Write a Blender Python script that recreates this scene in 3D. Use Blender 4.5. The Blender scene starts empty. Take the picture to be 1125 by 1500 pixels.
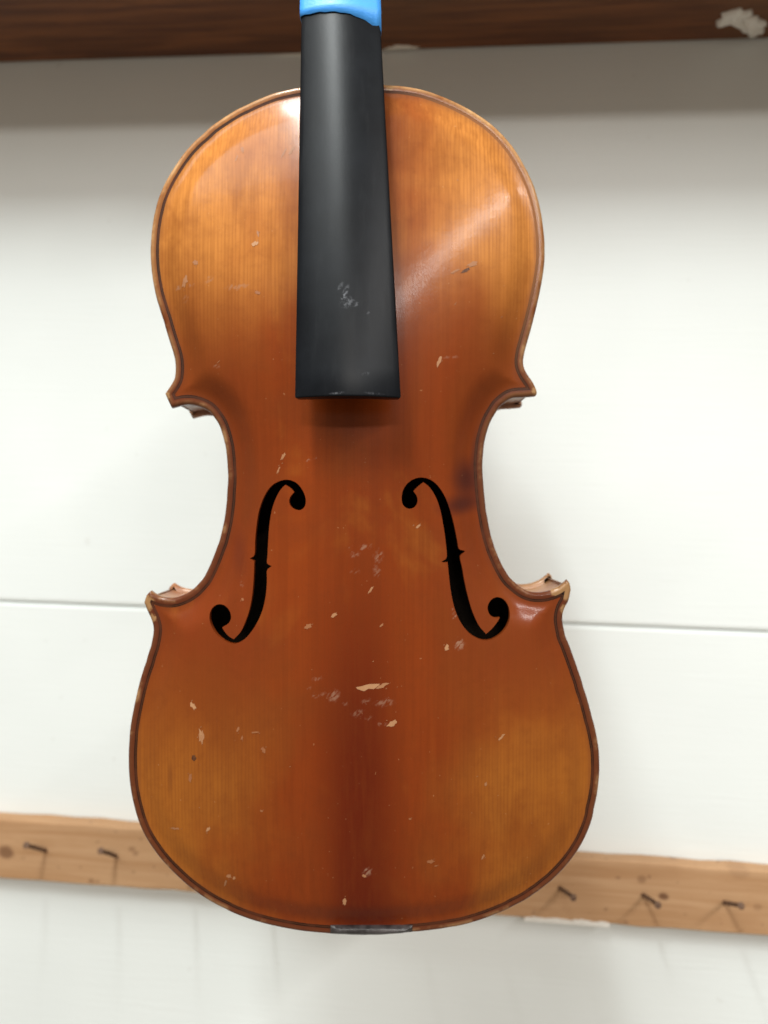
import bpy, bmesh, math, random
import numpy as np
from mathutils import Vector, Matrix, geometry

random.seed(7)
rng = np.random.default_rng(7)
scene = bpy.context.scene
COL = scene.collection

# ------------------------------------------------------------------ camera
CAMZ = 1.5                      # lens height
F = 1083.0                      # focal length in picture rows of a 1500-row frame
cam_d = bpy.data.cameras.new('camera')
cam_d.sensor_fit = 'VERTICAL'
cam_d.sensor_height = 36.0
cam_d.sensor_width = 27.0
cam_d.lens = 36.0 * F / 1500.0
cam_d.clip_start = 0.01
cam_d.clip_end = 60.0
cam_d.dof.use_dof = True
cam_d.dof.focus_distance = 0.278
cam_d.dof.aperture_fstop = 7.0
cam = bpy.data.objects.new('camera', cam_d)
cam.location = (0, 0, CAMZ)
cam.rotation_euler = (math.radians(90), 0, 0)
COL.objects.link(cam)
scene.camera = cam

# ------------------------------------------------------------------ light
world = bpy.data.worlds.new('World')
scene.world = world
world.use_nodes = True
bg = world.node_tree.nodes['Background']
bg.inputs[0].default_value = (1.0, 0.87, 0.70, 1)
bg.inputs[1].default_value = 0.37

def area(name, loc, target, sx, sy, power, col, roll=0.0):
    l = bpy.data.lights.new(name, 'AREA')
    l.shape = 'RECTANGLE'; l.size = sx; l.size_y = sy
    l.energy = power; l.color = col
    o = bpy.data.objects.new(name, l)
    d = Vector(target) - Vector(loc)
    o.rotation_euler = (d.to_track_quat('-Z', 'Y').to_matrix() @ Matrix.Rotation(roll, 3, 'Z')).to_euler()
    o.location = loc
    COL.objects.link(o)
    return o

# bench tube overhead, running towards the wall
area('overhead_tube', (-0.17, -0.06, CAMZ + 0.80), (-0.17, -0.06 + 1e-4, CAMZ), 0.06, 0.78, 14.5, (0.955, 1.0, 0.985))
# ceiling panel over the middle of the room
area('ceiling_panel', (-0.70, -0.95, CAMZ + 1.35), (-0.70, -0.95 + 1e-4, CAMZ), 1.2, 0.7, 27.0, (0.95, 1.0, 0.985))
# short tube further back in the room, running parallel with the wall
area('room_tube', (0.02, -2.6, CAMZ + 1.20), (0, 0.3, CAMZ), 0.5, 0.15, 19.0, (1.0, 0.94, 0.86))
# third tube, on the ceiling to the right, running away from the wall
o = area('ceiling_tube', (0.83, -1.80, CAMZ + 1.22), (0.83, -1.80 + 1e-4, CAMZ), 0.055, 2.42, 66.0, (1.0, 0.98, 0.95))
o.rotation_euler = (0, 0, math.radians(-23))

scene.cycles.max_bounces = 6
scene.cycles.diffuse_bounces = 4
scene.cycles.glossy_bounces = 3
scene.cycles.caustics_reflective = False
scene.cycles.caustics_refractive = False
vs = scene.view_settings
vs.view_transform = 'Standard'
vs.look = 'None'
vs.exposure = -0.16
vs.gamma = 1.0

# ------------------------------------------------------------------ helpers
def smooth01(a, b, x):
    t = np.clip((x - a) / (b - a), 0, 1)
    return t * t * (3 - 2 * t)

def P(u, v, depth):
    """a point of the place seen at picture column u, row v, this far in front of the lens"""
    return Vector(((u - 562.5) / F * depth, depth, (750.0 - v) / F * depth + CAMZ))

def link(name, me, mat=None, parent=None, smooth=False):
    o = bpy.data.objects.new(name, me)
    COL.objects.link(o)
    if mat is not None:
        me.materials.clear(); me.materials.append(mat)
    if parent is not None:
        o.parent = parent
    if smooth:
        me.polygons.foreach_set('use_smooth', [True] * len(me.polygons))
    return o

def mesh(name, v, f):
    me = bpy.data.meshes.new(name)
    me.from_pydata([tuple(map(float, p)) for p in v], [], f)
    me.update()
    return me

def from_bm(name, bm):
    bmesh.ops.recalc_face_normals(bm, faces=bm.faces)
    me = bpy.data.meshes.new(name)
    bm.to_mesh(me); bm.free()
    return me

def box_bm(x0, x1, y0, y1, z0, z1, cuts=0):
    bm = bmesh.new()
    bmesh.ops.create_cube(bm, size=1.0)
    for q in bm.verts:
        q.co = (x0 + (q.co.x + .5) * (x1 - x0), y0 + (q.co.y + .5) * (y1 - y0), z0 + (q.co.z + .5) * (z1 - z0))
    return bm

def bevel(o, w, seg=2):
    m = o.modifiers.new('bevel', 'BEVEL'); m.width = w; m.segments = seg; m.limit_method = 'ANGLE'
    return m

# ---- node helpers
class Mat:
    def __init__(self, name):
        self.m = bpy.data.materials.new(name)
        self.m.use_nodes = True
        self.t = self.m.node_tree
        self.b = self.t.nodes['Principled BSDF']
    def n(self, typ, **kw):
        nd = self.t.nodes.new(typ)
        for k, v in kw.items():
            setattr(nd, k, v)
        return nd
    def put(self, sock, val):
        if isinstance(val, bpy.types.NodeSocket):
            self.t.links.new(val, sock)
        elif val is not None:
            sock.default_value = val
    def math(self, op, a, b=None, c=None, clamp=False):
        nd = self.n('ShaderNodeMath', operation=op); nd.use_clamp = clamp
        for s, v in zip(nd.inputs, (a, b, c)):
            self.put(s, v)
        return nd.outputs[0]
    def remap(self, x, a, b, c=0.0, d=1.0, smooth=True):
        nd = self.n('ShaderNodeMapRange', interpolation_type='SMOOTHSTEP' if smooth else 'LINEAR')
        for s, v in zip(nd.inputs, (x, a, b, c, d)):
            self.put(s, v)
        return nd.outputs[0]
    def mix(self, fac, a, b, blend='MIX'):
        nd = self.n('ShaderNodeMix', data_type='RGBA', blend_type=blend)
        self.put(nd.inputs[0], fac); self.put(nd.inputs[6], a); self.put(nd.inputs[7], b)
        return nd.outputs[2]
    def obj(self):
        return self.n('ShaderNodeTexCoord').outputs['Object']
    def mapping(self, vec, loc=(0, 0, 0), rot=(0, 0, 0), scale=(1, 1, 1), typ='POINT'):
        nd = self.n('ShaderNodeMapping', vector_type=typ)
        self.put(nd.inputs[0], vec)
        nd.inputs['Location'].default_value = loc
        nd.inputs['Rotation'].default_value = rot
        nd.inputs['Scale'].default_value = scale
        return nd.outputs[0]
    def noise(self, vec, scale, detail=3.0, rough=0.5, dist=0.0):
        nd = self.n('ShaderNodeTexNoise')
        self.put(nd.inputs['Vector'], vec)
        nd.inputs['Scale'].default_value = scale; nd.inputs['Detail'].default_value = detail
        nd.inputs['Roughness'].default_value = rough; nd.inputs['Distortion'].default_value = dist
        return nd.outputs[0]
    def bump(self, h, strength, dist, normal=None):
        nd = self.n('ShaderNodeBump')
        nd.inputs['Strength'].default_value = strength; nd.inputs['Distance'].default_value = dist
        self.put(nd.inputs['Height'], h)
        if normal is not None: self.put(nd.inputs['Normal'], normal)
        return nd.outputs[0]
    def set(self, **kw):
        names = dict(col='Base Color', rough='Roughness', spec='Specular IOR Level', coat='Coat Weight',
                     coat_rough='Coat Roughness', normal='Normal', coat_normal='Coat Normal', metal='Metallic')
        for k, v in kw.items():
            self.put(self.b.inputs[names[k]], v)
        return self
def rgb(r, g, b): return (r, g, b, 1.0)

# =================================================================== THE WALL
WD = 0.52                                             # lens to wall along the lens axis
E1 = Vector((10.68, -1.0, -0.286)).normalized()       # along the boards, to the right
E3 = Vector((0.02674, 0.0, 0.99964)); E3 = (E3 - E1 * E3.dot(E1)).normalized()
E2 = E3.cross(E1)                                     # into the wall
W0 = Vector((0, WD, CAMZ))
WM = Matrix((( E1.x, E2.x, E3.x, W0.x), (E1.y, E2.y, E3.y, W0.y), (E1.z, E2.z, E3.z, W0.z), (0, 0, 0, 1)))
if E2.y < 0: raise RuntimeError('wall frame')
def wall_st(u, v, out=0.0):
    """wall coordinates (s along, t up) of what is seen at u,v on a plane standing `out` proud of the wall"""
    d = P(u, v, 1.0) - Vector((0, 0, CAMZ))
    o = W0 - E2 * out
    k = (o - Vector((0, 0, CAMZ))).dot(E2) / d.dot(E2)
    p = Vector((0, 0, CAMZ)) + d * k - W0
    return p.dot(E1), p.dot(E3)

# --- materials of the surroundings
def wall_paint():
    m = Mat('white_wall_paint'); oc = m.obj()
    br = m.noise(m.mapping(oc, scale=(1.2, 1, 26)), 14, 4, .6)
    sp = m.noise(oc, 260, 3, .6)
    blot = m.noise(oc, 5, 3, .55)
    c = m.mix(m.remap(blot, .3, .7), rgb(.75, .79, .785), rgb(.79, .83, .825))
    speck = m.remap(m.noise(oc, 95, 1, .5), .74, .78)
    c = m.mix(m.math('MULTIPLY', speck, .12), c, rgb(.42, .39, .35))
    h = m.math('ADD', m.math('MULTIPLY', br, .7), m.math('MULTIPLY', sp, .3))
    m.set(col=c, rough=.5, spec=.35, normal=m.bump(h, .35, .0008))
    return m.m
def shelf_wood():
    m = Mat('dark_stained_wood'); oc = m.obj()
    g = m.noise(m.mapping(oc, scale=(1, 16, 16)), 9, 6, .62, .6)
    b = m.noise(oc, 6, 2, .5)
    c = m.mix(m.remap(g, .3, .72), rgb(.078, .023, .007), rgb(.20, .068, .02))
    c = m.mix(m.math('MULTIPLY', m.remap(b, .45, .75), .5), c, rgb(.11, .05, .02))
    m.set(col=c, rough=.45, spec=.4, normal=m.bump(g, .3, .0006))
    return m.m
def pine():
    m = Mat('raw_pine'); oc = m.obj()
    # grain bends round the knots
    g = m.noise(m.mapping(oc, scale=(1.2, 22, 24)), 7, 5, .6, .8)
    f = m.noise(m.mapping(oc, scale=(3, 60, 60)), 14, 3, .6)
    b = m.noise(oc, 16, 3, .55)
    c = m.mix(m.remap(g, .3, .7), rgb(.39, .215, .105), rgb(.48, .29, .158))
    c = m.mix(m.math('MULTIPLY', m.remap(f, .5, .72), .4), c, rgb(.40, .215, .10))
    c = m.mix(m.math('MULTIPLY', m.remap(b, .56, .72), .45), c, rgb(.36, .19, .09))
    speck = m.remap(m.noise(m.mapping(oc, scale=(1, 1, 1.4)), 150, 1, .5), .68, .74)
    c = m.mix(m.math('MULTIPLY', speck, .55), c, rgb(.16, .08, .045))
    warp = m.mix(.004, oc, m.n('ShaderNodeTexNoise').outputs[1])
    for (u, v, r, k) in [(15, 1243, .0052, .75), (975, 1306, .0030, .9), (395 * .3555, 1160 + 350 * .3555, .0022, .5), (943, 1282, .0026, .45),
                         (198, 1238, .0024, .45), (1112, 1322, .0028, .3), (205, 1245, .002, .45), (1085, 1270, .006, .18)]:
        s, t = wall_st(u, v, .013)
        d = m.n('ShaderNodeVectorMath', operation='LENGTH')
        m.put(d.inputs[0], m.mapping(warp, (s, 0, t), (0, 0, 0), (r * 1.25, 1e3, r), 'TEXTURE'))
        k2 = m.math('MULTIPLY', m.remap(d.outputs['Value'], 1.15, .55), k)
        c = m.mix(k2, c, rgb(.14, .062, .03))
    m.set(col=c, rough=.62, spec=.25, normal=m.bump(m.math('ADD', g, f), .25, .0006))
    return m.m
def rust():
    m = Mat('rusty_nail_steel'); oc = m.obj()
    n1 = m.noise(oc, 700, 3, .6)
    m.set(col=m.mix(m.remap(n1, .35, .7), rgb(.10, .060, .042), rgb(.20, .115, .07)), rough=.7, metal=.0, spec=.2)
    return m.m
def dry_paint():
    m = Mat('dried_white_paint'); oc = m.obj()
    n1 = m.noise(oc, 300, 3, .6)
    m.set(col=m.mix(n1, rgb(.62, .58, .52), rgb(.80, .78, .73)), rough=.55, normal=m.bump(n1, .4, .0006))
    return m.m
M_WALL, M_SHELF, M_PINE, M_RUST, M_DRY = wall_paint(), shelf_wood(), pine(), rust(), dry_paint()

# --- boards
wall = bpy.data.objects.new('wall', None); COL.objects.link(wall)
wall.matrix_world = WM
wall['kind'] = 'structure'
wall['label'] = 'wall of wide white painted boards behind the violin'
t_joint = wall_st(562, 905.5)[1]
t_shelf = wall_st(562, 76.5)[1]
for (z0, z1, y0, w) in [(t_joint + .0007, t_shelf + .22, 0.0, .0034), (t_joint - .36, t_joint - .0007, 0.0005, .0012),
                        (t_joint - .72, t_joint - .3615, 0.0, .003)]:
    o = link('board', from_bm('board', box_bm(-.9, .9, y0, y0 + .018, z0, z1)), M_WALL, wall)
    bevel(o, w, 4)
o = link('joint_strip', from_bm('joint_strip', box_bm(-.9, .9, .0016, .004, t_joint - .0006, t_joint + .0006)), M_WALL, wall)
o = link('backing', from_bm('backing', box_bm(-.9, .9, .0185, .024, t_joint - .72, t_shelf + .22)), M_WALL, wall)

# --- shelf above
shelf = bpy.data.objects.new('shelf', None); COL.objects.link(shelf)
shelf.matrix_world = WM @ Matrix.Translation((0, -.0015, t_shelf))
shelf['label'] = 'dark brown stained wooden shelf on the wall above the violin'
shelf['category'] = 'shelf'
SH_D = .165
o = link('shelf_board', from_bm('shelf_board', box_bm(-.9, .9, -SH_D, 0, 0, .028)), M_SHELF, shelf); bevel(o, .0015)
def patch_on_shelf(u, v, pts, thick, name):
    """irregular lump of dried paint sitting on the underside, centred where u,v looks at it"""
    d = P(u, v, 1.0) - Vector((0, 0, CAMZ))
    o0 = W0 - E2 * .0015 + E3 * t_shelf
    k = (o0 - Vector((0, 0, CAMZ))).dot(E3) / d.dot(E3)
    p = Vector((0, 0, CAMZ)) + d * k - o0
    s, y = p.dot(E1), p.dot(E2)
    bm = bmesh.new()
    bmesh.ops.create_icosphere(bm, subdivisions=4, radius=1)
    for q in bm.verts:
        a = math.atan2(q.co.y, q.co.x)
        k = 1 + .22 * math.sin(3 * a + s * 40) + .13 * math.sin(7 * a + 2) + .06 * math.sin(13 * a)
        lump = 1 + .35 * math.sin(5 * q.co.x + 1) * math.cos(4 * q.co.y)
        q.co = (s + q.co.x * pts[0] * k + q.co.y * pts[2], y + q.co.y * pts[1] * k, q.co.z * thick * lump)
    return link(name, from_bm(name, bm), M_DRY, shelf, True)
patch_on_shelf(1074, 24, (.0085, .0075, -.004), .0035, 'paint_blob')
patch_on_shelf(1098, 36, (.0095, .0095, .008), .0045, 'paint_blob')
patch_on_shelf(588, 69.5, (.011, .0022, .0), .0008, 'paint_smear')
patch_on_shelf(430, 79.5, (.017, .0010, .0), .0006, 'paint_smear')

# --- rail with nails
rail = bpy.data.objects.new('nail_rail', None); COL.objects.link(rail)
rail['label'] = 'raw pine rail with bent rusty nails, fixed across the white wall'
rail['category'] = 'rail'
BT = .013
t_top = wall_st(562, 1238.0, BT)[1]
t_bot = wall_st(562, 1329.0, BT)[1]
rail.matrix_world = WM
bm = bmesh.new()
N = 90
ring = []
for i in range(N + 1):
    s = -.9 + 1.8 * i / N
    j = [random.uniform(-.0006, .0006) for _ in range(4)]
    ring.append([bm.verts.new((s, -.0003, t_bot + j[0])), bm.verts.new((s, -BT, t_bot + j[1])),
                 bm.verts.new((s, -BT, t_top + j[2])), bm.verts.new((s, -.0003, t_top + j[3]))])
for a, b in zip(ring, ring[1:]):
    for k in range(4):
        bm.faces.new((a[k], a[(k + 1) % 4], b[(k + 1) % 4], b[k]))
bm.faces.new(ring[0]); bm.faces.new(ring[-1][::-1])
o = link('rail_board', from_bm('rail_board', bm), M_PINE, rail); bevel(o, .0011, 2)

def nail(u, v, hu, hv, L=.024, r=.0014):
    s, t = wall_st(u, v, BT)
    base = Vector((s, -BT, t))
    hs, ht = wall_st(hu, hv, BT + L)
    tip = Vector((hs, -BT - L, ht))
    ax = (tip - base).normalized()
    q = ax.to_track_quat('Z', 'Y').to_matrix()
    ln = (tip - base).length
    prof = [(-.006, r), (0, r), (ln * .5, r * .98), (ln - .0016, r), (ln - .0012, r * 1.5), (ln - .0002, r * 1.6), (ln, r * 1.3), (ln + .0002, 0)]
    bm = bmesh.new(); rings = []
    n = 14
    for z, rr in prof:
        rings.append([bm.verts.new(base + q @ Vector((rr * math.cos(2 * math.pi * k / n) + .0006 * math.sin(max(z, 0) / ln * 3.1), rr * math.sin(2 * math.pi * k / n), z))) for k in range(n)])
    for a, b in zip(rings, rings[1:]):
        for k in range(n):
            bm.faces.new((a[k], a[(k + 1) % n], b[(k + 1) % n], b[k]))
    bmesh.ops.remove_doubles(bm, verts=bm.verts, dist=1e-6)
    return link('nail', from_bm('nail', bm), M_RUST, rail, True)
for a in [(67, 1246, 38, 1238), (170, 1254, 147, 1246), (275, 1262, 262, 1262), (385, 1272, 378, 1276), (600, 1290, 604, 1298),
          (710, 1296, 722, 1304), (820, 1301, 840, 1315), (942, 1311, 964, 1326), (1061, 1322, 1086, 1327)]:
    nail(*a)
# strip of wall paint on the lower front edge of the rail
s0, _ = wall_st(768, 1345, BT); s1, _ = wall_st(893, 1356, BT)
bm = bmesh.new(); up = []; lo = []
for i in range(31):
    s = s0 + (s1 - s0) * i / 30
    e = min(1, i / 4, (30 - i) / 2)
    hgt = (.0016 + .0005 * math.sin(i * .7) + random.uniform(-.0004, .0004)) * (.35 + .65 * e)
    up.append(bm.verts.new((s, -BT - .0005, t_bot + hgt))); lo.append(bm.verts.new((s, -BT - .0006, t_bot - .0016)))
for i in range(30):
    bm.faces.new((lo[i], lo[i + 1], up[i + 1], up[i]))
r_ = bmesh.ops.extrude_face_region(bm, geom=bm.faces[:])
for q in r_['geom']:
    if isinstance(q, bmesh.types.BMVert): q.co.y += .0007
o = link('paint_smear', from_bm('paint_smear', bm), M_DRY, rail)

# =================================================================== THE VIOLIN
D = 0.311                                             # lens to the plane of the belly's edge
BASE = P(540, 1372, D)                                # foot of the body
violin = bpy.data.objects.new('violin', None); COL.objects.link(violin)
violin.location = BASE
violin['label'] = 'worn red-brown violin body without strings, black fingerboard wrapped in blue tape'
violin['category'] = 'violin'

def XZ(u, v, h=0.0):
    """violin-plane coordinates of what is seen at u,v standing h above the plane of the edge"""
    p = P(u, v, D - h)
    return (p.x - BASE.x, p.z - BASE.z)

SEG = [
 [(787, 571), (782, 560), (772, 545), (767.5, 532), (769, 517), (773.5, 499.7), (779.5, 478.6), (785.6, 454.4), (791.8, 427), (796.6, 400), (799, 377), (798.7, 350),
  (794.6, 315), (784.5, 275), (769, 241), (747.8, 207.9), (720.6, 180.5), (687.4, 158), (651, 140.5), (620.9, 130), (590.7, 124.3), (565, 122.4), (535, 121.6), (500, 121.6), (470, 123),
  (440.8, 126), (415, 131), (391.5, 138), (349.2, 157), (316, 177.5), (291.8, 198), (270.7, 220), (252.5, 246), (238.9, 270), (228.4, 297), (222.3, 326), (219.5, 353), (219.3, 378),
  (221.4, 403), (226, 429), (234.4, 457.4), (243.5, 487.6), (252, 515), (255.6, 533), (255.2, 548), (251, 560), (240.8, 576)],
 [(240.8, 576), (244.5, 586), (250.5, 597)],
 [(250.5, 597), (262, 594), (274.5, 592), (288, 594), (303, 600.5), (312, 610), (319.6, 622), (326, 640), (330, 660), (332, 680), (332.4, 702), (331, 731), (328, 758), (322, 785), (313, 812),
  (301, 839.5), (290, 855), (279.6, 865), (267, 872), (252, 876), (237, 875), (226, 870.5), (219.5, 866)],
 [(219.5, 866), (213, 872.5), (209.8, 883)],
 [(209.8, 883), (215, 896), (221, 909.6), (223.6, 923), (220.5, 942), (213, 967), (203, 1000), (195, 1035), (189, 1070), (186.8, 1113), (189, 1150), (195.6, 1184), (205, 1213), (218.7, 1238.5),
  (238, 1264), (259.6, 1286), (281, 1304.5), (309, 1323), (345, 1341), (387.6, 1355), (437, 1365), (480, 1369.3), (515.6, 1371.3), (545, 1371.7), (575, 1370), (605, 1367.5), (651.5, 1362), (688, 1354.5),
  (726, 1341.6), (762, 1325), (794, 1304), (822, 1279), (847, 1248), (864.5, 1213), (874, 1177), (879, 1138), (879, 1105), (875.5, 1080), (868, 1047), (858, 1012), (847, 979), (837.7, 953),
  (829, 929), (825, 908), (827.5, 893), (834, 880), (837.5, 864)],
 [(837.5, 864), (835.5, 854), (831.5, 848.8)],
 [(831.5, 848.8), (825, 855), (815, 862), (801, 867), (785, 868.2), (770, 864), (757, 855), (745.5, 843), (733, 821), (721, 788), (713.8, 753), (709.5, 717), (707.8, 685), (708.5, 664), (711.5, 641.8),
  (719, 618), (729.7, 600), (738.7, 590), (751, 582.5), (769, 581), (785, 579.5)],
 [(785, 579.5), (787.5, 576), (787, 571)],
]
def spline(pts, step):
    p = np.array(pts, float)
    q = np.vstack([2 * p[0] - p[1], p, 2 * p[-1] - p[-2]])
    out = []
    for i in range(1, len(q) - 2):
        a, b, c, d = q[i - 1], q[i], q[i + 1], q[i + 2]
        n = max(2, int(np.linalg.norm(c - b) / step))
        for t in np.arange(n) / n:
            out.append(.5 * ((2 * b) + (c - a) * t + (2 * a - 5 * b + 4 * c - d) * t * t + (3 * b - a - 3 * c + d) * t ** 3))
    return out
OUT_PX = []
for sg in SEG:
    OUT_PX += spline(sg, 4.0)
OUT = np.array([XZ(u, v) for u, v in OUT_PX])

def poly_area(p):
    x, y = p[:, 0], p[:, 1]
    return .5 * np.sum(x * np.roll(y, -1) - y * np.roll(x, -1))
if poly_area(OUT) < 0: OUT = OUT[::-1].copy()
_n = len(OUT); _w = rng.normal(0, 1, _n)                # the rim is knocked and rubbed a little unevenly
for _ in range(3): _w = .25 * np.roll(_w, 1) + .5 * _w + .25 * np.roll(_w, -1)
_t = np.roll(OUT, -1, 0) - np.roll(OUT, 1, 0); _t /= np.linalg.norm(_t, axis=1)[:, None]
OUT = OUT + np.stack([-_t[:, 1], _t[:, 0]], 1) * (np.maximum(_w, 0) * .00017)[:, None]

def inset(p, d):
    """shift a counter-clockwise outline inwards"""
    a = p - np.roll(p, 1, 0); b = np.roll(p, -1, 0) - p
    a /= np.linalg.norm(a, axis=1)[:, None]; b /= np.linalg.norm(b, axis=1)[:, None]
    na = np.stack([-a[:, 1], a[:, 0]], 1); nb = np.stack([-b[:, 1], b[:, 0]], 1)
    n = na + nb
    n /= np.linalg.norm(n, axis=1)[:, None]
    k = 1 / np.clip(np.sum(n * na, 1), .6, 1)
    return p + n * (d * k)[:, None]

def dist_poly(pts, poly):
    pts = np.asarray(pts); out = np.full(len(pts), 1e9)
    A = poly; B = np.roll(poly, -1, 0); AB = B - A; L2 = np.maximum(np.sum(AB * AB, 1), 1e-18)
    for s in range(0, len(pts), 4000):
        q = pts[s:s + 4000, None, :]
        t = np.clip(np.sum((q - A) * AB, 2) / L2, 0, 1)
        out[s:s + 4000] = np.sqrt(np.min(np.sum((q - (A + t[..., None] * AB)) ** 2, 2), 1))
    return out

def inside(pts, poly):
    pts = np.asarray(pts); x, y = pts[:, 0], pts[:, 1]
    r = np.zeros(len(pts), bool)
    n = len(poly)
    for i in range(n):
        x0, y0 = poly[i]; x1, y1 = poly[(i + 1) % n]
        if y0 == y1: continue
        c = ((y0 > y) != (y1 > y)) & (x < (x1 - x0) * (y - y0) / (y1 - y0) + x0)
        r ^= c
    return r

# --- arching: a relaxed membrane over the outline gives the swell of the plates
GS = .0015
gx0, gz0 = OUT.min(0) - .004; gx1, gz1 = OUT.max(0) + .004
nx, nz = int((gx1 - gx0) / GS) + 1, int((gz1 - gz0) / GS) + 1
GX, GZ = np.meshgrid(gx0 + GS * np.arange(nx), gz0 + GS * np.arange(nz))
MASK = inside(np.stack([GX.ravel(), GZ.ravel()], 1), OUT).reshape(nz, nx)
def membrane(L):
    U = np.zeros((nz, nx)); k = GS * GS / (L * L)
    for _ in range(2500):
        V = np.zeros_like(U)
        V[1:-1, 1:-1] = (U[:-2, 1:-1] + U[2:, 1:-1] + U[1:-1, :-2] + U[1:-1, 2:] + k) / (4 + k)
        U = np.where(MASK, V, 0)
    return U
UF = membrane(.055)
ua = UF.max(1)
for _ in range(30): ua = np.convolve(np.pad(ua, 2, 'edge'), np.ones(5) / 5, 'valid')
UA = np.maximum(ua, .03)
def sample(G, x, z):
    fx = np.clip((x - gx0) / GS, 0, nx - 1.001); fz = np.clip((z - gz0) / GS, 0, nz - 1.001)
    i = fx.astype(int); j = fz.astype(int); a = fx - i; b = fz - j
    return G[j, i] * (1 - a) * (1 - b) + G[j, i + 1] * a * (1 - b) + G[j + 1, i] * (1 - a) * b + G[j + 1, i + 1] * a * b
ZM = .5 * (OUT[:, 1].min() + OUT[:, 1].max()); ZH = .5 * (OUT[:, 1].max() - OUT[:, 1].min())
_zz = GZ[:, 0]
LONG = np.clip(1 - np.abs((_zz - ZM) / ZH) ** 2.3, 0, 1) ** .72
S = UF / UA[:, None]
HG = .0135 * LONG[:, None] * (np.clip(S, 0, 1.1) ** 1.10)
for _ in range(10):
    HG[1:-1, 1:-1] = .2 * (HG[1:-1, 1:-1] + HG[:-2, 1:-1] + HG[2:, 1:-1] + HG[1:-1, :-2] + HG[1:-1, 2:])
R_EDGE = .0016
def belly_h(p, d):
    h = sample(HG, p[:, 0], p[:, 1]) * smooth01(.0020, .0150, d)
    h -= .0003 * np.exp(-((d - .0052) / .0026) ** 2)              # the channel inside the purfling
    e = np.clip(d, 0, R_EDGE)
    h += np.where(d < R_EDGE, -R_EDGE + np.sqrt(np.maximum(R_EDGE ** 2 - (R_EDGE - e) ** 2, 0)), 0)
    return h

# --- f-holes
def fpts(l, ox, oy):
    q = [(ox + x / 3.309, oy + y / 3.309) for x, y in l]
    return q
FL = fpts([(770,212),(810,212),(845,230),(872,266),(884,303),(880,335),(862,351),(836,349),(815,334),(807,308),(817,285),(834,268),(818,249),(799,235),(784,228),
 (756,258),(731,305),(713,360),(702,430),(697,500),(694,570),(692,615),(713,628),(692,648),(692,700),(686,775),(668,850),(637,915),(598,968),(560,998),(525,1005),(480,991),(440,959),(413,915),
 (405,872),(417,841),(445,824),(478,827),(503,850),(512,880),(503,906),(484,920),(466,930),(482,954),(506,977),(532,990),(570,947),(599,880),(617,815),(627,740),(631,660),(632,602),(611,592),(632,575),
 (635,500),(644,410),(659,340),(688,275),(725,232)], 180, 640)
FR = fpts([(163,290),(174,250),(205,215),(250,199),(300,209),(341,243),(376,300),(401,370),(419,440),(433,510),(441,547),(471,558),(446,582),(456,640),(466,700),(481,770),(504,850),(536,920),(574,966),
 (608,938),(638,903),(650,882),(622,883),(597,867),(587,835),(602,805),(635,791),(671,803),(693,838),(694,890),(669,941),(622,978),(575,990),(535,981),(488,949),(445,890),(418,820),(402,740),(393,660),
 (388,606),(359,607),(384,585),(378,500),(368,430),(352,350),(330,290),(300,243),(266,215),(240,235),(213,262),(232,290),(233,320),(216,341),(190,344),(168,326)], 540, 640)
def f_outline(px):
    # smooth except at the nicks, which stay sharp
    p = np.array(px); n = len(p); out = []
    for i in range(n):
        a, b, c = p[i - 1], p[i], p[(i + 1) % n]; d = p[(i + 2) % n]
        def sharp(a, b, c):
            v, w = b - a, c - b
            return np.dot(v, w) / (np.linalg.norm(v) * np.linalg.norm(w)) < .45
        s0, s1 = sharp(a, b, c), sharp(b, c, d)
        m0 = (c - b) if s0 else .5 * (c - a)
        m1 = (c - b) if s1 else .5 * (d - b)
        k = max(1, int(np.linalg.norm(c - b) / 2.6))
        for t in np.arange(k) / k:
            out.append((2*t**3-3*t**2+1)*b + (t**3-2*t**2+t)*m0 + (-2*t**3+3*t**2)*c + (t**3-t**2)*m1)
    return np.array([XZ(u, v, .0115) for u, v in out])
FH = [f_outline(FL), f_outline(FR)]
FH = [inset(f if poly_area(f) > 0 else f[::-1].copy(), -.00025) for f in FH]

PURF = (.0027, .0039)
def triangulate(rings, grid, holes):
    verts = []; edges = []
    for r in rings + holes:
        k = len(verts)
        verts += [Vector((float(a), float(b))) for a, b in r]
        edges += [(k + i, k + (i + 1) % len(r)) for i in range(len(r))]
    verts += [Vector((float(a), float(b))) for a, b in grid]
    v, e, f, *_ = geometry.delaunay_2d_cdt(verts, edges, [], 0, 1e-7)
    v = np.array([(q.x, q.y) for q in v]); f = np.array([t for t in f if len(t) == 3])
    c = v[f].mean(1)
    keep = inside(c, OUT)
    for h in holes: keep &= ~inside(c, h)
    ar = np.abs(np.cross(v[f[:, 1]] - v[f[:, 0]], v[f[:, 2]] - v[f[:, 0]]))
    keep &= ar > 1e-12
    return v, f[keep], c[keep]

def grid_points(step, margin, holes, hm):
    xs = np.arange(OUT[:, 0].min(), OUT[:, 0].max(), step); zs = np.arange(OUT[:, 1].min(), OUT[:, 1].max(), step * .866)
    g = np.array([(x + (step / 2 if j % 2 else 0), z) for j, z in enumerate(zs) for x in xs])
    g = g[inside(g, OUT)]
    g = g[dist_poly(g, OUT) > margin]
    for h in holes:
        g = g[dist_poly(g, h) > hm]
    return g
def submesh(name, v3, f, attr=None):
    used = np.unique(f); mp = -np.ones(len(v3), int); mp[used] = np.arange(len(used))
    me = mesh(name, v3[used], [tuple(map(int, t)) for t in mp[f]])
    if attr is not None:
        a = me.attributes.new('edge_mm', 'FLOAT', 'POINT')
        a.data.foreach_set('value', (attr[used] * 1000).astype(np.float32))
    return me

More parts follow.
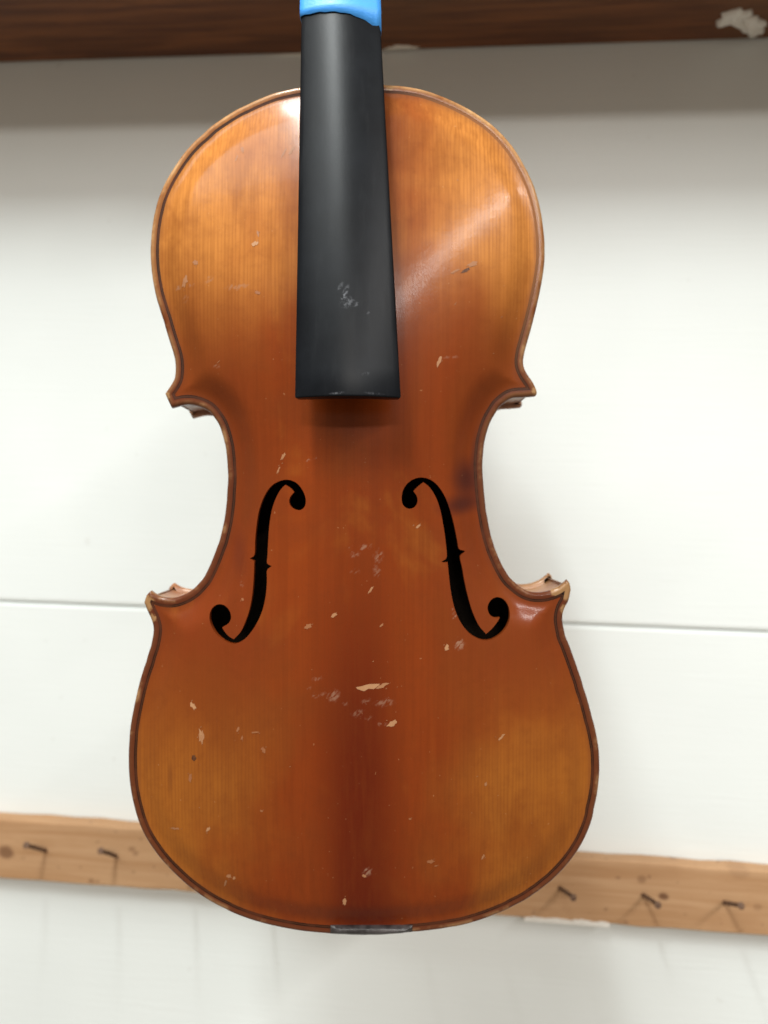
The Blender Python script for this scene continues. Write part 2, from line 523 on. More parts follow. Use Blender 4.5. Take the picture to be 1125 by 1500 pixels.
# --- varnish and the other materials of the violin
def chips_px():
    """flakes and dents: u, v, half width, half height (picture px), tilt, strength, kind (0 raw wood, 1 grey scuff)"""
    c = [(371, 351, 5, 4, 35, .95, 0), (375, 336, 1.5, 5, 20, .5, 0), (539, 1007, 15, 5, 5, 1.0, 0), (560, 1005, 9, 3, 18, .7, 0), (575, 1061, 8, 4, 18, 1.0, 0), (562, 1062, 7, 2, 5, .5, 1),
         (277, 1040, 4, 5.5, 30, .95, 0), (290, 1086, 4, 11, -8, .7, 0), (289, 1080, 2, 6, 20, .8, 0), (655, 950, 5, 3.2, 45, .9, 0), (674, 945, 7, 8, 0, .75, 1), (668, 905, 4, 2, 40, .7, 1),
         (666, 896, 3, 5, 0, .5, 1), (489, 901, 6, 2.2, 40, .75, 0), (543, 864, 6, 1.8, 50, .7, 0), (535, 801, 9, 4, 15, .6, 1), (519, 813, 7, 4, 10, .45, 1), (554, 815, 6, 9, -15, .6, 1),
         (552, 838, 5, 9, 5, .45, 1), (519, 837, 7, 3, 15, .35, 1), (512, 803, 4, 2, 40, .4, 1), (559, 916, 3, 1.6, 50, .5, 0), (489, 1020, 9, 8, 30, .55, 1), (466, 1019, 11, 3, 12, .5, 1),
         (465, 995, 7, 3, 10, .35, 1), (563, 1030, 14, 5, 8, .5, 1), (535, 1028, 7, 3, 10, .4, 1), (524, 1046, 9, 4, 20, .35, 1), (540, 1054, 7, 3, 20, .3, 1), (506, 1032, 4, 3, 0, .3, 1),
         (613, 771, 6, 1.4, 42, .8, 0), (644, 527, 3, 8, -18, .75, 0), (662, 520, 12, 2, 8, .3, 1), (737, 1085, 6, 2, 48, .75, 0), (714, 1155, 3, 2, 50, .6, 0), (537, 1289, 8, 6, 20, .7, 1), (533, 1295, 3, 3, 0, .6, 0),
         (503, 1337, 3, 6, -18, .85, 0), (298, 1227, 2, 5, -30, .9, 0), (246, 1229, 7, 2, 0, .5, 0), (328, 1300, 3, 4, 0, .6, 0), (336, 1303, 3, 2, 30, .7, 0), (322, 1313, 2, 5, -20, .6, 0),
         (278, 1118, 3, 5, -30, -.8, 2), (453, 1010, 3, 3, 0, .2, 1), (262, 402, 4, 9, -8, .6, 0), (250, 410, 6, 3, 10, .5, 1), (279, 375, 4, 4, 0, .5, 0), (300, 402, 8, 4, 25, .35, 1), (345, 415, 18, 4, 3, .4, 1),
         (274, 408, 4, 3, 0, .5, 1), (262, 428, 4, 6, -20, .35, 1), (413, 668, 2, 7, -25, .6, 0), (406, 688, 1.6, 5, -30, .5, 0), (375, 425, 4, 3, 0, .3, 0), (456, 672, 9, 2, 14, .5, 1), (311, 531, 6, 3, 0, .35, 1),
         (340, 217, 1.6, 5, -20, .5, 0), (349, 203, 3, 4, 0, .4, 0), (424, 208, 2, 8, -25, .5, 0), (412, 212, 2, 7, -25, .4, 0), (695, 380, 10, 3, 22, .55, 0), (668, 392, 7, 2, 25, .5, 0), (684, 390, 8, 2, 25, -.5, 2),
         (350, 858, 3, 4, 30, .3, 1), (352, 880, 2, 2, 0, .3, 0), (451, 918, 5, 4, 40, .3, 0), (346, 1072, 2, 4, -10, .4, 0), (372, 1076, 5, 1.5, 0, .35, 0), (384, 1102, 3, 5, 10, .3, 0), (272, 1149, 3, 6, 0, .35, 0),
         (352, 1085, 2, 3, 0, .3, 0), (380, 1195, 2, 2, 0, .3, 0), (632, 1273, 6, 3, 20, .3, 0), (711, 1268, 2, 4, -20, .55, 0), (601, 1206, 2, 2, 0, .3, 0), (640, 1280, 3, 1, 0, .3, 0),
         (689, 700, 24, 30, 0, .95, 3), (680, 738, 36, 15, 12, .9, 3), (703, 680, 8, 46, 0, .8, 3), (345, 815, 14, 40, 8, .35, 3), (240, 1150, 4, 26, 0, .3, 3), (720, 742, 12, 10, 0, .35, 3)]
    return c
def varnish(name, marks=True):
    m = Mat(name); oc = m.obj()
    sep = m.n('ShaderNodeSeparateXYZ'); m.put(sep.inputs[0], oc)
    X, Z = sep.outputs[0], sep.outputs[2]
    # distance from the instrument's long axis (which leans a little), in metres
    ax0 = XZ(535, 1371, .01); ax1 = XZ(506, 122, .01)
    k = (ax1[0] - ax0[0]) / (ax1[1] - ax0[1])
    xc = m.math('SUBTRACT', X, m.math('MULTIPLY_ADD', Z, k, ax0[0] - k * ax0[1]))
    ad = m.math('ABSOLUTE', xc)
    big = m.noise(oc, 17, 3, .5)
    streak = m.noise(m.mapping(oc, scale=(1, 1, .06)), 60, 4, .55)
    fine = m.noise(m.mapping(oc, scale=(1, 1, .02)), 420, 3, .6)
    # varnish wear, with the lower bout's shade painted in: red by the middle, thinner and golden out on the flanks of both bouts
    half = m.remap(m.math('ABSOLUTE', m.math('SUBTRACT', Z, .178)), .03, .10, .075, .070)
    w = m.math('DIVIDE', ad, half)
    w = m.math('ADD', w, m.math('MULTIPLY', m.math('SUBTRACT', big, .5), 1.5))
    w = m.math('ADD', w, m.math('MULTIPLY', m.math('SUBTRACT', streak, .5), .35))
    waist = m.remap(m.math('ABSOLUTE', m.math('SUBTRACT', Z, .178)), .045, .115)
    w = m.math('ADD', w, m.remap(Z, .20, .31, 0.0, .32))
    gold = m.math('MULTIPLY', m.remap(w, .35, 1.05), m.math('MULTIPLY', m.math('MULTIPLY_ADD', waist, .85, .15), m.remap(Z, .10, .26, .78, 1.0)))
    c = m.mix(gold, rgb(.200, .034, .0050), m.mix(m.remap(Z, .19, .31), rgb(.325, .110, .015), rgb(.50, .19, .040)))  # darker gold below, lighter above: the belly's shading put into the colour
    # redder, thicker varnish round the waist and its edges
    wm = m.math('MULTIPLY', m.math('SUBTRACT', 1.0, waist), m.remap(m.math('ADD', ad, m.math('MULTIPLY', m.math('SUBTRACT', big, .5), .05)), .022, .056))
    c = m.mix(m.math('MULTIPLY', wm, .62), c, rgb(.135, .022, .006))
    # broad uneven brush-coats
    bc = m.noise(m.mapping(oc, loc=(.3, 0, .1), scale=(1, 1, .55)), 24, 4, .6, .5)
    c = m.mix(m.math('MULTIPLY', m.remap(bc, .46, .70), .55), c, rgb(.165, .036, .006))
    c = m.mix(m.math('MULTIPLY', m.remap(bc, .46, .28), .30), c, rgb(.37, .125, .018))
    # patchy darker varnish
    c = m.mix(m.math('MULTIPLY', m.remap(m.noise(oc, 34, 4, .6), .5, .75), .24), c, rgb(.14, .030, .007))
    # deep red streak left along the joint below the bridge
    jl = m.math('MULTIPLY', m.remap(m.math('ADD', ad, m.math('MULTIPLY', m.math('SUBTRACT', streak, .5), .010)), .024, .003), m.remap(Z, .20, .07))
    c = m.mix(m.math('MULTIPLY', jl, .76), c, rgb(.075, .005, .0015))
    # spruce year rings
    rings_ = m.n('ShaderNodeTexWave', wave_type='BANDS', bands_direction='X', wave_profile='SIN')
    m.put(rings_.inputs['Vector'], m.mapping(oc, scale=(1, 1, .035)))
    rings_.inputs['Scale'].default_value = 205; rings_.inputs['Distortion'].default_value = 7.0
    rings_.inputs['Detail'].default_value = 3; rings_.inputs['Detail Scale'].default_value = 0.9
    rg = m.math('POWER', rings_.outputs['Fac'], 2.2)
    c = m.mix(m.math('MULTIPLY', rg, m.math('MULTIPLY', m.math('MULTIPLY_ADD', gold, .22, .11), m.remap(big, .35, .65, .35, 1.0))), c, rgb(.13, .030, .007))
    c = m.mix(m.math('MULTIPLY', m.remap(fine, .40, .66), .32), c, m.mix(gold, rgb(.14, .024, .004), rgb(.24, .075, .013)))
    mott = m.noise(oc, 230, 4, .65)
    c = m.mix(m.math('MULTIPLY', m.remap(mott, .44, .74), .16), c, rgb(.12, .024, .005))
    rough = m.math('MULTIPLY_ADD', m.noise(oc, 55, 4, .6), .20, .24)
    if marks:
        nz1 = m.n('ShaderNodeTexNoise'); m.put(nz1.inputs['Vector'], oc); nz1.inputs['Scale'].default_value = 900; nz1.inputs['Detail'].default_value = 2
        off = m.n('ShaderNodeVectorMath', operation='SUBTRACT'); m.put(off.inputs[0], nz1.outputs[1]); off.inputs[1].default_value = (.5, .5, .5)
        sc_ = m.n('ShaderNodeVectorMath', operation='SCALE'); m.put(sc_.inputs[0], off.outputs[0]); sc_.inputs['Scale'].default_value = .0030
        wv = m.n('ShaderNodeVectorMath', operation='ADD'); m.put(wv.inputs[0], oc); m.put(wv.inputs[1], sc_.outputs[0])
        def after(c_, vec):        # makes the marks evaluate one after the other (keeps the shader stack small)
            nd = m.n('ShaderNodeVectorMath', operation='MULTIPLY_ADD')
            m.put(nd.inputs[0], c_); nd.inputs[1].default_value = (1e-8, 1e-8, 1e-8); m.put(nd.inputs[2], vec)
            return nd.outputs[0]
        breakup = m.remap(m.noise(m.mapping(oc, rot=(0, math.radians(45), 0), scale=(1, 1, 3.2), typ='TEXTURE'), 1100, 2, .6), .40, .60)
        for (u, v, a, b, rot, st, kind) in chips_px():
            if kind == 1:
                x, z = XZ(u, v, .013); s = (D - .013) / F
                d = m.n('ShaderNodeVectorMath', operation='LENGTH')
                m.put(d.inputs[0], m.mapping(after(c, wv.outputs[0]), (x, 0, z), (0, math.radians(-rot), 0), (a * s * 1.1, 1e3, b * s * 1.1), 'TEXTURE'))
                f_ = m.math('MULTIPLY', m.math('MULTIPLY', m.remap(d.outputs['Value'], 1.25, .35), st * .85), breakup)
                c = m.mix(f_, c, rgb(.33, .195, .13))
                continue
            if kind != 3: continue
            x, z = XZ(u, v, .013); s = (D - .013) / F
            d = m.n('ShaderNodeVectorMath', operation='LENGTH')
            m.put(d.inputs[0], m.mapping(after(c, oc), (x, 0, z), (0, math.radians(-rot), 0), (a * s, 1e3, b * s), 'TEXTURE'))
            f_ = m.math('MULTIPLY', m.remap(d.outputs['Value'], 1.5, .1), st)
            c = m.mix(f_, c, rgb(.06, .013, .008))
        dots = m.math('MULTIPLY', m.remap(m.noise(oc, 700, 1, .5), .77, .81), .25)
        c = m.mix(dots, c, rgb(.55, .30, .14))
        # rim: varnish rubbed through to pale wood on the outer roundover
        at = m.n('ShaderNodeAttribute', attribute_name='edge_mm').outputs['Fac']
        wn = m.noise(oc, 60, 4, .65)
        rub = m.math('MULTIPLY', m.remap(at, 2.8, .8), m.remap(wn, .32, .55))
        zt = m.remap(Z, .17, .33)                     # upper bout is rubbed the most
        c = m.mix(m.math('MULTIPLY', m.remap(at, 3.3, 2.6), m.math('MULTIPLY_ADD', zt, -.50, .92)), c, rgb(.085, .020, .008))
        rub = m.math('MULTIPLY', rub, m.math('MULTIPLY_ADD', zt, .55, m.remap(m.noise(oc, 42, 5, .7), .52, .64, .05, .55)))
        c = m.mix(rub, c, rgb(.54, .32, .145))
        dirt = m.math('MULTIPLY', m.remap(at, 6.5, 3.6), m.remap(m.noise(oc, 40, 3, .6), .3, .65))
        c = m.mix(m.math('MULTIPLY', dirt, .34), c, rgb(.10, .028, .012))
        # corners worn to bare wood
        for (u, v, r) in [(833, 866, 14), (829, 893, 8), (214, 884, 12), (222, 906, 7), (786, 573, 7), (243, 580, 6), (815, 866, 8), (570, 126, 7), (445, 129, 6)]:
            x, z = XZ(u, v, 0); s = D / F
            d = m.n('ShaderNodeVectorMath', operation='LENGTH')
            m.put(d.inputs[0], m.mapping(after(c, wv.outputs[0]), (x, 0, z), (0, 0, 0), (r * s, 1e3, r * s), 'TEXTURE'))
            f_ = m.math('MULTIPLY', m.math('MULTIPLY', m.remap(d.outputs['Value'], 1.2, .7), .8), m.remap(at, 5.0, 3.2))
            c = m.mix(f_, c, rgb(.33, .185, .08))
    h = m.math('ADD', m.math('MULTIPLY', rg, .10), m.math('MULTIPLY', m.noise(oc, 130, 3, .6), .9))
    nb = m.bump(h, .22, .00035)
    m.set(col=c, rough=rough, spec=.07, coat=.24, coat_rough=.15, normal=nb, coat_normal=m.bump(m.noise(oc, 110, 3, .6), .13, .0004))
    return m.m
def maple(name, tan):
    m = Mat(name); oc = m.obj()
    fl = m.noise(m.mapping(oc, scale=(1, .15, 1)), 190, 3, .6)
    b = m.noise(oc, 50, 3, .6)
    c = m.mix(m.remap(fl, .3, .7), rgb(.21, .075, .03), rgb(.34, .15, .065))
    c = m.mix(m.math('MULTIPLY', m.remap(b, .4, .7), tan), c, rgb(.46, .28, .13))
    m.set(col=c, rough=.38, spec=.4, coat=.3, coat_rough=.2)
    return m.m
def purf():
    m = Mat('purfling_wood'); oc = m.obj()
    at = m.n('ShaderNodeAttribute', attribute_name='edge_mm').outputs['Fac']
    mid = .5 * (PURF[0] + PURF[1]) * 1000
    q = m.math('ABSOLUTE', m.math('SUBTRACT', at, mid))
    c = m.mix(m.remap(q, .12, .28), rgb(.06, .020, .008), rgb(.014, .006, .004))
    c = m.mix(m.math('MULTIPLY', m.remap(m.noise(oc, 55, 4, .65), .42, .66), .8), c, rgb(.075, .021, .009))
    sep = m.n('ShaderNodeSeparateXYZ'); m.put(sep.inputs[0], oc)
    fade = m.math('MULTIPLY', m.remap(sep.outputs[2], .22, .32), m.remap(sep.outputs[0], .0, .05))
    c = m.mix(m.math('MULTIPLY', fade, .85), c, rgb(.27, .105, .034))
    m.set(col=c, rough=.5, spec=.12)
    return m.m
def ebony():
    m = Mat('dark_ebony'); oc = m.obj()
    g = m.noise(m.mapping(oc, scale=(1, 1, .04)), 330, 4, .6)
    b = m.noise(oc, 34, 4, .6)
    c = m.mix(m.remap(b, .35, .7), rgb(.0035, .0042, .0058), rgb(.0065, .0078, .0102))
    c = m.mix(m.math('MULTIPLY', m.remap(g, .5, .75), .12), c, rgb(.03, .031, .034))
    nz1 = m.noise(oc, 900, 3, .6)
    for (u, v, a, b_, rot, st) in [(504, 428, 4, 16, -20, .8), (509, 440, 12, 9, 20, .5), (498, 415, 3, 8, -30, .5), (521, 443, 5, 3, 30, .6), (536, 548, 6, 3, 10, .4), (495, 577, 12, 2, 4, .6), (548, 577, 14, 2, -4, .4), (536, 550, 3, 4, 0, -.7), (540, 455, 5, 2, 40, .3)]:
        h = .034
        x, z = XZ(u, v, h); s = (D - h) / F
        d = m.n('ShaderNodeVectorMath', operation='LENGTH')
        m.put(d.inputs[0], m.mapping(oc, (x, 0, z), (0, math.radians(-rot), 0), (a * s, 1e3, b_ * s), 'TEXTURE'))
        f_ = m.math('MULTIPLY', m.math('MULTIPLY', m.remap(d.outputs['Value'], 1.3, .2), m.remap(nz1, .42, .62)), abs(st))
        c = m.mix(f_, c, rgb(.13, .135, .15) if st > 0 else rgb(.008, .008, .009))
    m.set(col=c, rough=m.math('MULTIPLY_ADD', b, .05, .31), spec=.125, normal=m.bump(m.math('ADD', g, nz1), .06, .0002))
    return m.m
def tape():
    m = Mat('blue_masking_tape'); oc = m.obj()
    cr = m.noise(m.mapping(oc, scale=(.5, 1, 1)), 420, 4, .6)
    b = m.noise(oc, 60, 3, .6)
    c = m.mix(b, rgb(.04, .26, .74), rgb(.07, .36, .86))
    m.set(col=c, rough=.42, spec=.4, normal=m.bump(cr, .4, .0005))
    return m.m
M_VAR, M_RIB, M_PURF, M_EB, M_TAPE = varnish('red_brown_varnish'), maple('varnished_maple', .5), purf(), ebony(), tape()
M_NECK = maple('neck_maple', .8)

# --- belly
rings = [OUT] + [inset(OUT, d) for d in (.0002, .0005, .0009, .0013, .0017, .0022, PURF[0], PURF[1], .0048, .0058, .0070, .0084)]
grid = grid_points(.0023, .0098, FH, .0014)
V2, T, C = triangulate(rings, grid, FH)
d_v = dist_poly(V2, OUT); d_c = dist_poly(C, OUT)
HV = belly_h(V2, d_v)
V3 = np.stack([V2[:, 0], -HV, V2[:, 1]], 1)
a, b, c_ = V3[T[:, 0]], V3[T[:, 1]], V3[T[:, 2]]
flip = np.cross(b - a, c_ - a)[:, 1] > 0
T[flip] = T[flip][:, ::-1]
isp = (d_c > PURF[0]) & (d_c < PURF[1])
# side of the plate: outline down, rounded under, back in over the ribs; and the cut walls of the f-holes
def skirt(loops):
    v = []; f = []
    n = len(loops[0][0])
    for p, y in loops: v += [(q[0], y if np.isscalar(y) else y[i], q[1]) for i, q in enumerate(p)]
    for k in range(len(loops) - 1):
        for i in range(n):
            f.append((k * n + i, k * n + (i + 1) % n, (k + 1) * n + (i + 1) % n, (k + 1) * n + i))
    return v, f
EDGE_T = .0042
sv, sf = skirt([(OUT, R_EDGE), (OUT, EDGE_T - .0010), (inset(OUT, .0003), EDGE_T - .0003), (inset(OUT, .0009), EDGE_T), (inset(OUT, .0036), EDGE_T)])
allv = [tuple(q) for q in V3]; allf = [tuple(map(int, t)) for t in T[~isp]]
att = list(d_v)
k = len(allv); allv += sv; allf += [tuple(k + i for i in q) for q in sf]; att += [0.0] * len(sv)
for fh in FH:
    hh = belly_h(fh, dist_poly(fh, OUT))
    fv, ff = skirt([(fh, -hh), (fh, -hh + .0030)])
    k = len(allv); allv += fv; allf += [tuple(k + i for i in q) for q in ff]; att += [9.0 / 1000] * len(fv)
used = sorted({i for f in allf for i in f}); mp = {o_: n_ for n_, o_ in enumerate(used)}
me = mesh('belly', [allv[i] for i in used], [tuple(mp[i] for i in f) for f in allf])
aa = me.attributes.new('edge_mm', 'FLOAT', 'POINT'); aa.data.foreach_set('value', np.array([att[i] * 1000 for i in used], np.float32))
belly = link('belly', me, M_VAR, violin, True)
belly['label'] = 'red-brown varnished spruce belly with two f-holes, chips and scratches'
purfling = link('purfling', submesh('purfling', V3 + np.array([0, .00006, 0]), T[isp], d_v), M_PURF, belly, True)

# --- flakes of missing varnish and small scuffs: thin ragged patches lying on the belly
def chip_material():
    m = Mat('bared_spruce'); oc = m.obj()
    at = m.n('ShaderNodeAttribute', attribute_name='tone')
    g = m.noise(m.mapping(oc, scale=(1, 1, .1)), 900, 3, .6)
    c = m.mix(m.math('MULTIPLY', m.remap(g, .4, .7), .3), at.outputs['Color'], rgb(.30, .13, .05))
    m.set(col=c, rough=.5, spec=.3)
    return m.m
cv, cf, ct = [], [], []
def flake(cx_, cz_, a, b, rot, col):
    n = 13; ph = [random.uniform(0, 6.3) for _ in range(3)]
    pts = []
    for i in range(n):
        t = 2 * math.pi * i / n
        r = 1 + .22 * math.sin(2 * t + ph[0]) + .20 * math.sin(5 * t + ph[1]) + random.uniform(-.16, .16)
        x, z = a * r * math.cos(t), b * r * math.sin(t)
        cr, sr = math.cos(rot), math.sin(rot)
        pts.append((cx_ + x * cr - z * sr, cz_ + x * sr + z * cr))
    pts = np.array([(cx_, cz_)] + pts)
    if any(inside(pts, h).any() for h in FH) or not inside(pts, OUT).all(): return
    h = belly_h(pts, dist_poly(pts, OUT)) + .00009
    k = len(cv)
    cv.extend((p[0], -hh, p[1]) for p, hh in zip(pts, h)); ct.extend([col] * len(pts))
    cf.extend((k, k + 1 + (i + 1) % n, k + 1 + i) for i in range(n))
RAW, VAR, GREY = np.array((.42, .225, .112)), np.array((.21, .05, .011)), np.array((.23, .125, .085))
for (u, v, a, b, rot, st, kind) in chips_px():
    if kind in (1, 3): continue
    s_ = (D - .013) / F; x, z = XZ(u, v, .013); rr = math.radians(rot)
    if kind == 0:
        flake(x, z, a * s_ * .95, b * s_ * .95, rr, VAR + (RAW - VAR) * st * random.uniform(.85, 1.0))
        for _ in range(1):
            t = random.uniform(0, 6.3)
            flake(x + 1.5 * a * s_ * math.cos(t), z + 1.5 * b * s_ * math.sin(t), s_ * random.uniform(.6, 1.3), s_ * random.uniform(.4, .8), .8, VAR + (RAW - VAR) * st * .5)
    elif kind == 2:
        flake(x, z, a * s_, b * s_, rr, np.array((.06, .018, .007)))
for _ in range(22):                                   # hairline nicks all over
    u, v = random.uniform(200, 870), random.uniform(140, 1350)
    x, z = XZ(u, v, .013); s_ = (D - .013) / F
    q = np.array([(x, z)])
    if not inside(q, OUT)[0] or dist_poly(q, OUT)[0] < .008: continue
    flake(x, z, s_ * random.uniform(.8, 2.8), s_ * random.uniform(.35, .7), random.gauss(.8, .3), VAR + (RAW - VAR) * random.uniform(.15, .55))
me = mesh('varnish_chips', cv, cf)
ca = me.attributes.new('tone', 'FLOAT_COLOR', 'POINT')
ca.data.foreach_set('color', np.array([(*c, 1.0) for c in ct], np.float32).ravel())
vc = link('varnish_chips', me, chip_material(), belly)
vc['kind'] = 'stuff'

# --- ribs
RIB = .030
rib_o = inset(OUT, .0021)
rv, rf = skirt([(rib_o, EDGE_T - .0008), (rib_o, EDGE_T + RIB * .5), (rib_o, EDGE_T + RIB + .0008)])
ribs = link('ribs', mesh('ribs', rv, rf), M_RIB, violin, True)

# --- inside of the box: added near-black sheet, shade put into its colour, seen through the f-holes
def inner_shade():
    m = Mat('painted_inner_shade'); oc = m.obj()
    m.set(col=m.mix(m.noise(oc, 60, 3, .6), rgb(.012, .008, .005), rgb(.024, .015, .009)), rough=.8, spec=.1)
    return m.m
# --- back
Y0 = EDGE_T + RIB
gridb = grid_points(.0045, .006, [], 0)
VB, TB, CB = triangulate([OUT, inset(OUT, .0012), inset(OUT, .0045)], gridb, [])
db = dist_poly(VB, OUT)
hb = sample(HG, VB[:, 0], VB[:, 1]) * smooth01(.003, .0165, db) * .95
VB3 = np.stack([VB[:, 0], Y0 + .0042 + hb - np.where(db < .0006, .0009, 0), VB[:, 1]], 1)
a, b, c_ = VB3[TB[:, 0]], VB3[TB[:, 1]], VB3[TB[:, 2]]
fl = np.cross(b - a, c_ - a)[:, 1] < 0
TB[fl] = TB[fl][:, ::-1]
bv, bf = skirt([(inset(OUT, .0040), Y0), (inset(OUT, .0008), Y0), (OUT, Y0 + .0009), (OUT, Y0 + .0033)])
k = len(VB3)
allv = [tuple(q) for q in VB3] + bv
allf = [tuple(map(int, t)) for t in TB] + [tuple(k + i for i in q) for q in bf]
back = link('back', mesh('back', allv, allf), M_RIB, violin, True)
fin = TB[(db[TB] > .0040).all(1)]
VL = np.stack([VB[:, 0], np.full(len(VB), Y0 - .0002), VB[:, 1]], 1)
link('shade_sheet', submesh('shade_sheet', VL, fin), inner_shade(), back)  # added sheet over the back's inside, standing in for shade

# --- saddle: strip of ebony let into the foot of the belly
sx0, sz0 = XZ(484, 1357, .001); sx1, _ = XZ(604, 1357, .001); _, szb = XZ(540, 1371.0, .001)
bm = bmesh.new(); n = 24; L = []
for i in range(n + 1):
    x = sx0 + (sx1 - sx0) * i / n
    q = OUT[np.argmin(np.abs(OUT[:, 0] - x) + (OUT[:, 1] > .05) * 9)]
    zb = q[1] + .0008
    e = min(1, i / 2.0, (n - i) / 2.0)
    prof = [(.003, zb), (-.0002, zb - .0001), (-.0011 * e - .0004, zb + .0008), (-.0018 * e - .0006, zb + .0020), (-.0014 * e - .0006, sz0 - .0006), (-.0005, sz0), (.003, sz0)]
    L.append([bm.verts.new((x, y, z)) for y, z in prof])
for a, b in zip(L, L[1:]):
    for k in range(len(a)):
        bm.faces.new((a[k], a[(k + 1) % len(a)], b[(k + 1) % len(a)], b[k]))
bm.faces.new(L[0]); bm.faces.new(L[-1][::-1])
def worn_ebony():
    m = Mat('worn_ebony'); oc = m.obj()
    n1 = m.noise(oc, 150, 4, .6)
    m.set(col=m.mix(m.remap(n1, .35, .65), rgb(.012, .010, .010), rgb(.055, .046, .046)), rough=m.math('MULTIPLY_ADD', n1, .3, .2), spec=.5, normal=m.bump(n1, .4, .0008))
    return m.m
saddle = link('saddle', from_bm('saddle', bm), worn_ebony(), violin, True); bevel(saddle, .0003)

# --- fingerboard
A_END, A_TOP = .0365, .0150                            # crown height above the edge plane at its foot and at row 28
SAG = .0046
def fb_edge(u, v, a): return np.array(XZ(u, v, a - SAG))
eL, eR = fb_edge(431.5, 582, A_END), fb_edge(587.5, 584, A_END)
tL, tR = fb_edge(441.5, 28, A_TOP), fb_edge(557.0, 28, A_TOP)
ln0 = .5 * (tL[1] + tR[1]) - .5 * (eL[1] + eR[1])
FB_LEN = .268
def fb_at(q):                                          # q metres from the foot
    t = q / ln0
    l, r = eL + (tL - eL) * t, eR + (tR - eR) * t
    return l, r, A_END + (A_TOP - A_END) * t
def fb_section(q, grow=0.0, drop=.0048):
    l, r, a = fb_at(q)
    w = r[0] - l[0]; cx = .5 * (l[0] + r[0]); hw = w / 2 + grow
    sag = SAG * (w / .040) ** 1.3
    pts = []
    for i in range(17):
        x = -1 + i / 8
        pts.append((cx + x * hw, -(a - sag * x * x + grow), .5 * (l[1] + r[1])))
    yb = -(a - sag - drop)
    return pts, cx, hw, yb, .5 * (l[1] + r[1])
def loft(sections, caps=True):
    bm = bmesh.new(); L = [[bm.verts.new(p) for p in s] for s in sections]
    for a, b in zip(L, L[1:]):
        n = len(a)
        for k in range(n): bm.faces.new((a[k], a[(k + 1) % n], b[(k + 1) % n], b[k]))
    if caps: bm.faces.new(L[0]); bm.faces.new(L[-1][::-1])
    return bm
secs = []
for i in range(25):
    q = FB_LEN * i / 24
    p, cx, hw, yb, z = fb_section(q)
    hol = .0022 * max(0, 1 - q / .12)                  # hollowed underside at the free end
    under = [(cx + hw * .97, yb, z), (cx + hw * .7, yb, z), (cx + hw * .35, yb - hol, z), (cx - hw * .35, yb - hol, z), (cx - hw * .7, yb, z), (cx - hw * .97, yb, z)]
    secs.append(p + under)
fingerboard = link('fingerboard', from_bm('fingerboard', loft(secs)), M_EB, violin, True); bevel(fingerboard, .0007, 3)
fingerboard['label'] = 'matte black ebony fingerboard with a scuff near its lower end'
ztop = OUT[:, 1].max()
q_edge = None
for i in range(400):
    q = i * .001
    if .5 * (fb_at(q)[0][1] + fb_at(q)[1][1]) > ztop: q_edge = q; break

# --- neck with its heel
secs = []
for i in range(25):
    q = q_edge - .004 + (FB_LEN + .004 - q_edge) * i / 24
    p, cx, hw, yb, z = fb_section(q)
    e = max(0.0, 1 - i / 7.0)
    deep = .013 + (Y0 + .003 - (yb + .013)) * (e ** 1.8)
    ww = hw * (.96 - .10 * e)
    secs.append([(cx + ww * math.cos(t), yb + .0001 + deep * math.sin(t) ** (1.0 if e < .3 else .8), z) for t in np.linspace(0, math.pi, 19)])
neck = link('neck', from_bm('neck', loft(secs)), M_NECK, violin, True)

# --- nut, pegbox and scroll (carry on above the picture)
p, cx, hw, yb, z = fb_section(FB_LEN + .0035)
pn, *_ = fb_section(FB_LEN)
secs = []
for dz in (.0002, .002, .0045, .0055):
    hgt = .0012 if dz < .003 else (.0008 if dz < .005 else -.0008)
    secs.append([(x, y - hgt, pn[0][2] + dz) for x, y, _ in pn] + [(cx + hw, yb, pn[0][2] + dz), (cx - hw, yb, pn[0][2] + dz)])
link('nut', from_bm('nut', loft(secs)), M_EB, violin)
zt0 = pn[0][2] + .0056
bm = bmesh.new()
def box_into(bm, x0, x1, prof):
    """prof: outline in (y,z); extruded across x"""
    A = [bm.verts.new((x0, y, zz)) for y, zz in prof]; B = [bm.verts.new((x1, y, zz)) for y, zz in prof]
    n = len(prof)
    bm.faces.new(A); bm.faces.new(B[::-1])
    for k in range(n): bm.faces.new((A[k], B[k], B[(k + 1) % n], A[(k + 1) % n]))
prof = [(yb - .004, zt0), (yb - .006, zt0 + .03), (yb - .002, zt0 + .068), (yb + .018, zt0 + .076), (yb + .022, zt0 + .05), (yb + .020, zt0 + .015), (yb + .012, zt0)]
for sx in (-1, 1):
    box_into(bm, cx + sx * .0115 - .0028, cx + sx * .0115 + .0028, prof)
box_into(bm, cx - .0087, cx + .0087, [(yb + .013, zt0), (yb + .0195, zt0 + .02), (yb + .0215, zt0 + .05), (yb + .0175, zt0 + .0755), (yb + .012, zt0 + .072), (yb + .015, zt0 + .05), (yb + .013, zt0 + .02), (yb + .007, zt0)])
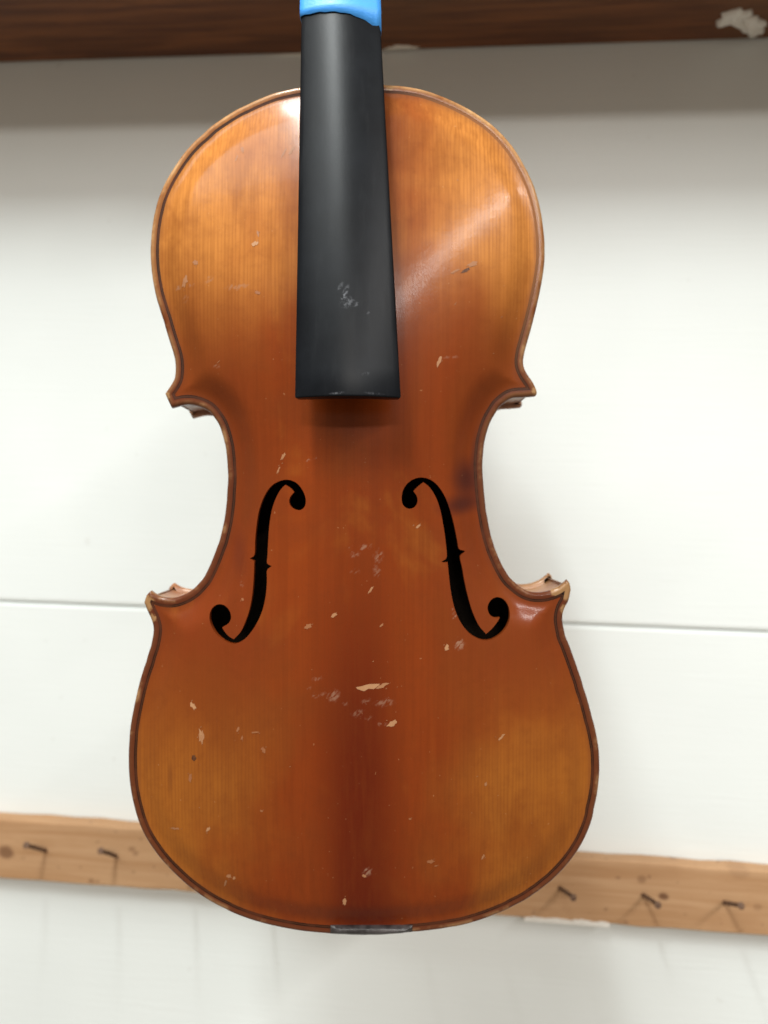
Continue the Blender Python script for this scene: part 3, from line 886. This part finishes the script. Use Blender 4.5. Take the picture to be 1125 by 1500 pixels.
link('pegbox', from_bm('pegbox', bm), M_NECK, violin)
bm = bmesh.new(); secs = []
cyy, czz = yb + .010, zt0 + .088
for i in range(60):
    t = i / 59
    ang = math.radians(-110) + t * math.radians(680)
    rr = .0145 * (1 - t) + .003
    wdt = .0115 + .0085 * t
    th = .0050 * (1 - .6 * t)
    py, pz = cyy + math.cos(ang) * rr, czz + math.sin(ang) * rr
    ny, nz_ = math.cos(ang) * th, math.sin(ang) * th
    secs.append([(cx - wdt, py - ny, pz - nz_), (cx + wdt, py - ny, pz - nz_), (cx + wdt, py + ny, pz + nz_), (cx - wdt, py + ny, pz + nz_)])
bm.free()
link('scroll', from_bm('scroll', loft(secs)), M_NECK, violin)

# --- blue tape round neck and fingerboard: two laps with a ragged, dipping lower edge
secs = []
_, _, _, _, z28 = fb_section(ln0)
NP = 41
def tape_ring(q, grow, dip):
    p, cx, hw, yb, z = fb_section(q, grow)
    low = [(cx + (hw * .985) * math.cos(t), yb + (.0136 + grow) * math.sin(t), z) for t in np.linspace(0.12, math.pi - .12, 22)]
    loop = p + low
    if dip:
        out = []
        for i, (x, y, zz) in enumerate(loop):
            f = (x - cx) / hw
            out.append((x, y, zz - .0018 * f - .0026 * max(0, f) ** 2 - (.0012 * f * f) + .0002 * math.sin(i * 2.1)))
        loop = out
    return loop
for q, g in [(ln0, .00025), (ln0 + .004, .0003), (ln0 + .010, .0003), (ln0 + .0155, .0003)]:
    secs.append(tape_ring(q - .0006, g, q < ln0 + .003))
tp = link('tape', from_bm('tape', loft(secs, False)), M_TAPE, violin, True)
m_ = tp.modifiers.new('thick', 'SOLIDIFY'); m_.thickness = .00025; m_.offset = 1
tp['label'] = 'band of blue masking tape round neck and fingerboard'
secs = [tape_ring(ln0 + .0115, .0006, True), tape_ring(ln0 + .0190, .0006, False), tape_ring(ln0 + .0280, .0006, False)]
tp2 = link('tape', from_bm('tape', loft(secs, False)), M_TAPE, violin, True)
m_ = tp2.modifiers.new('thick', 'SOLIDIFY'); m_.thickness = .00025; m_.offset = 1
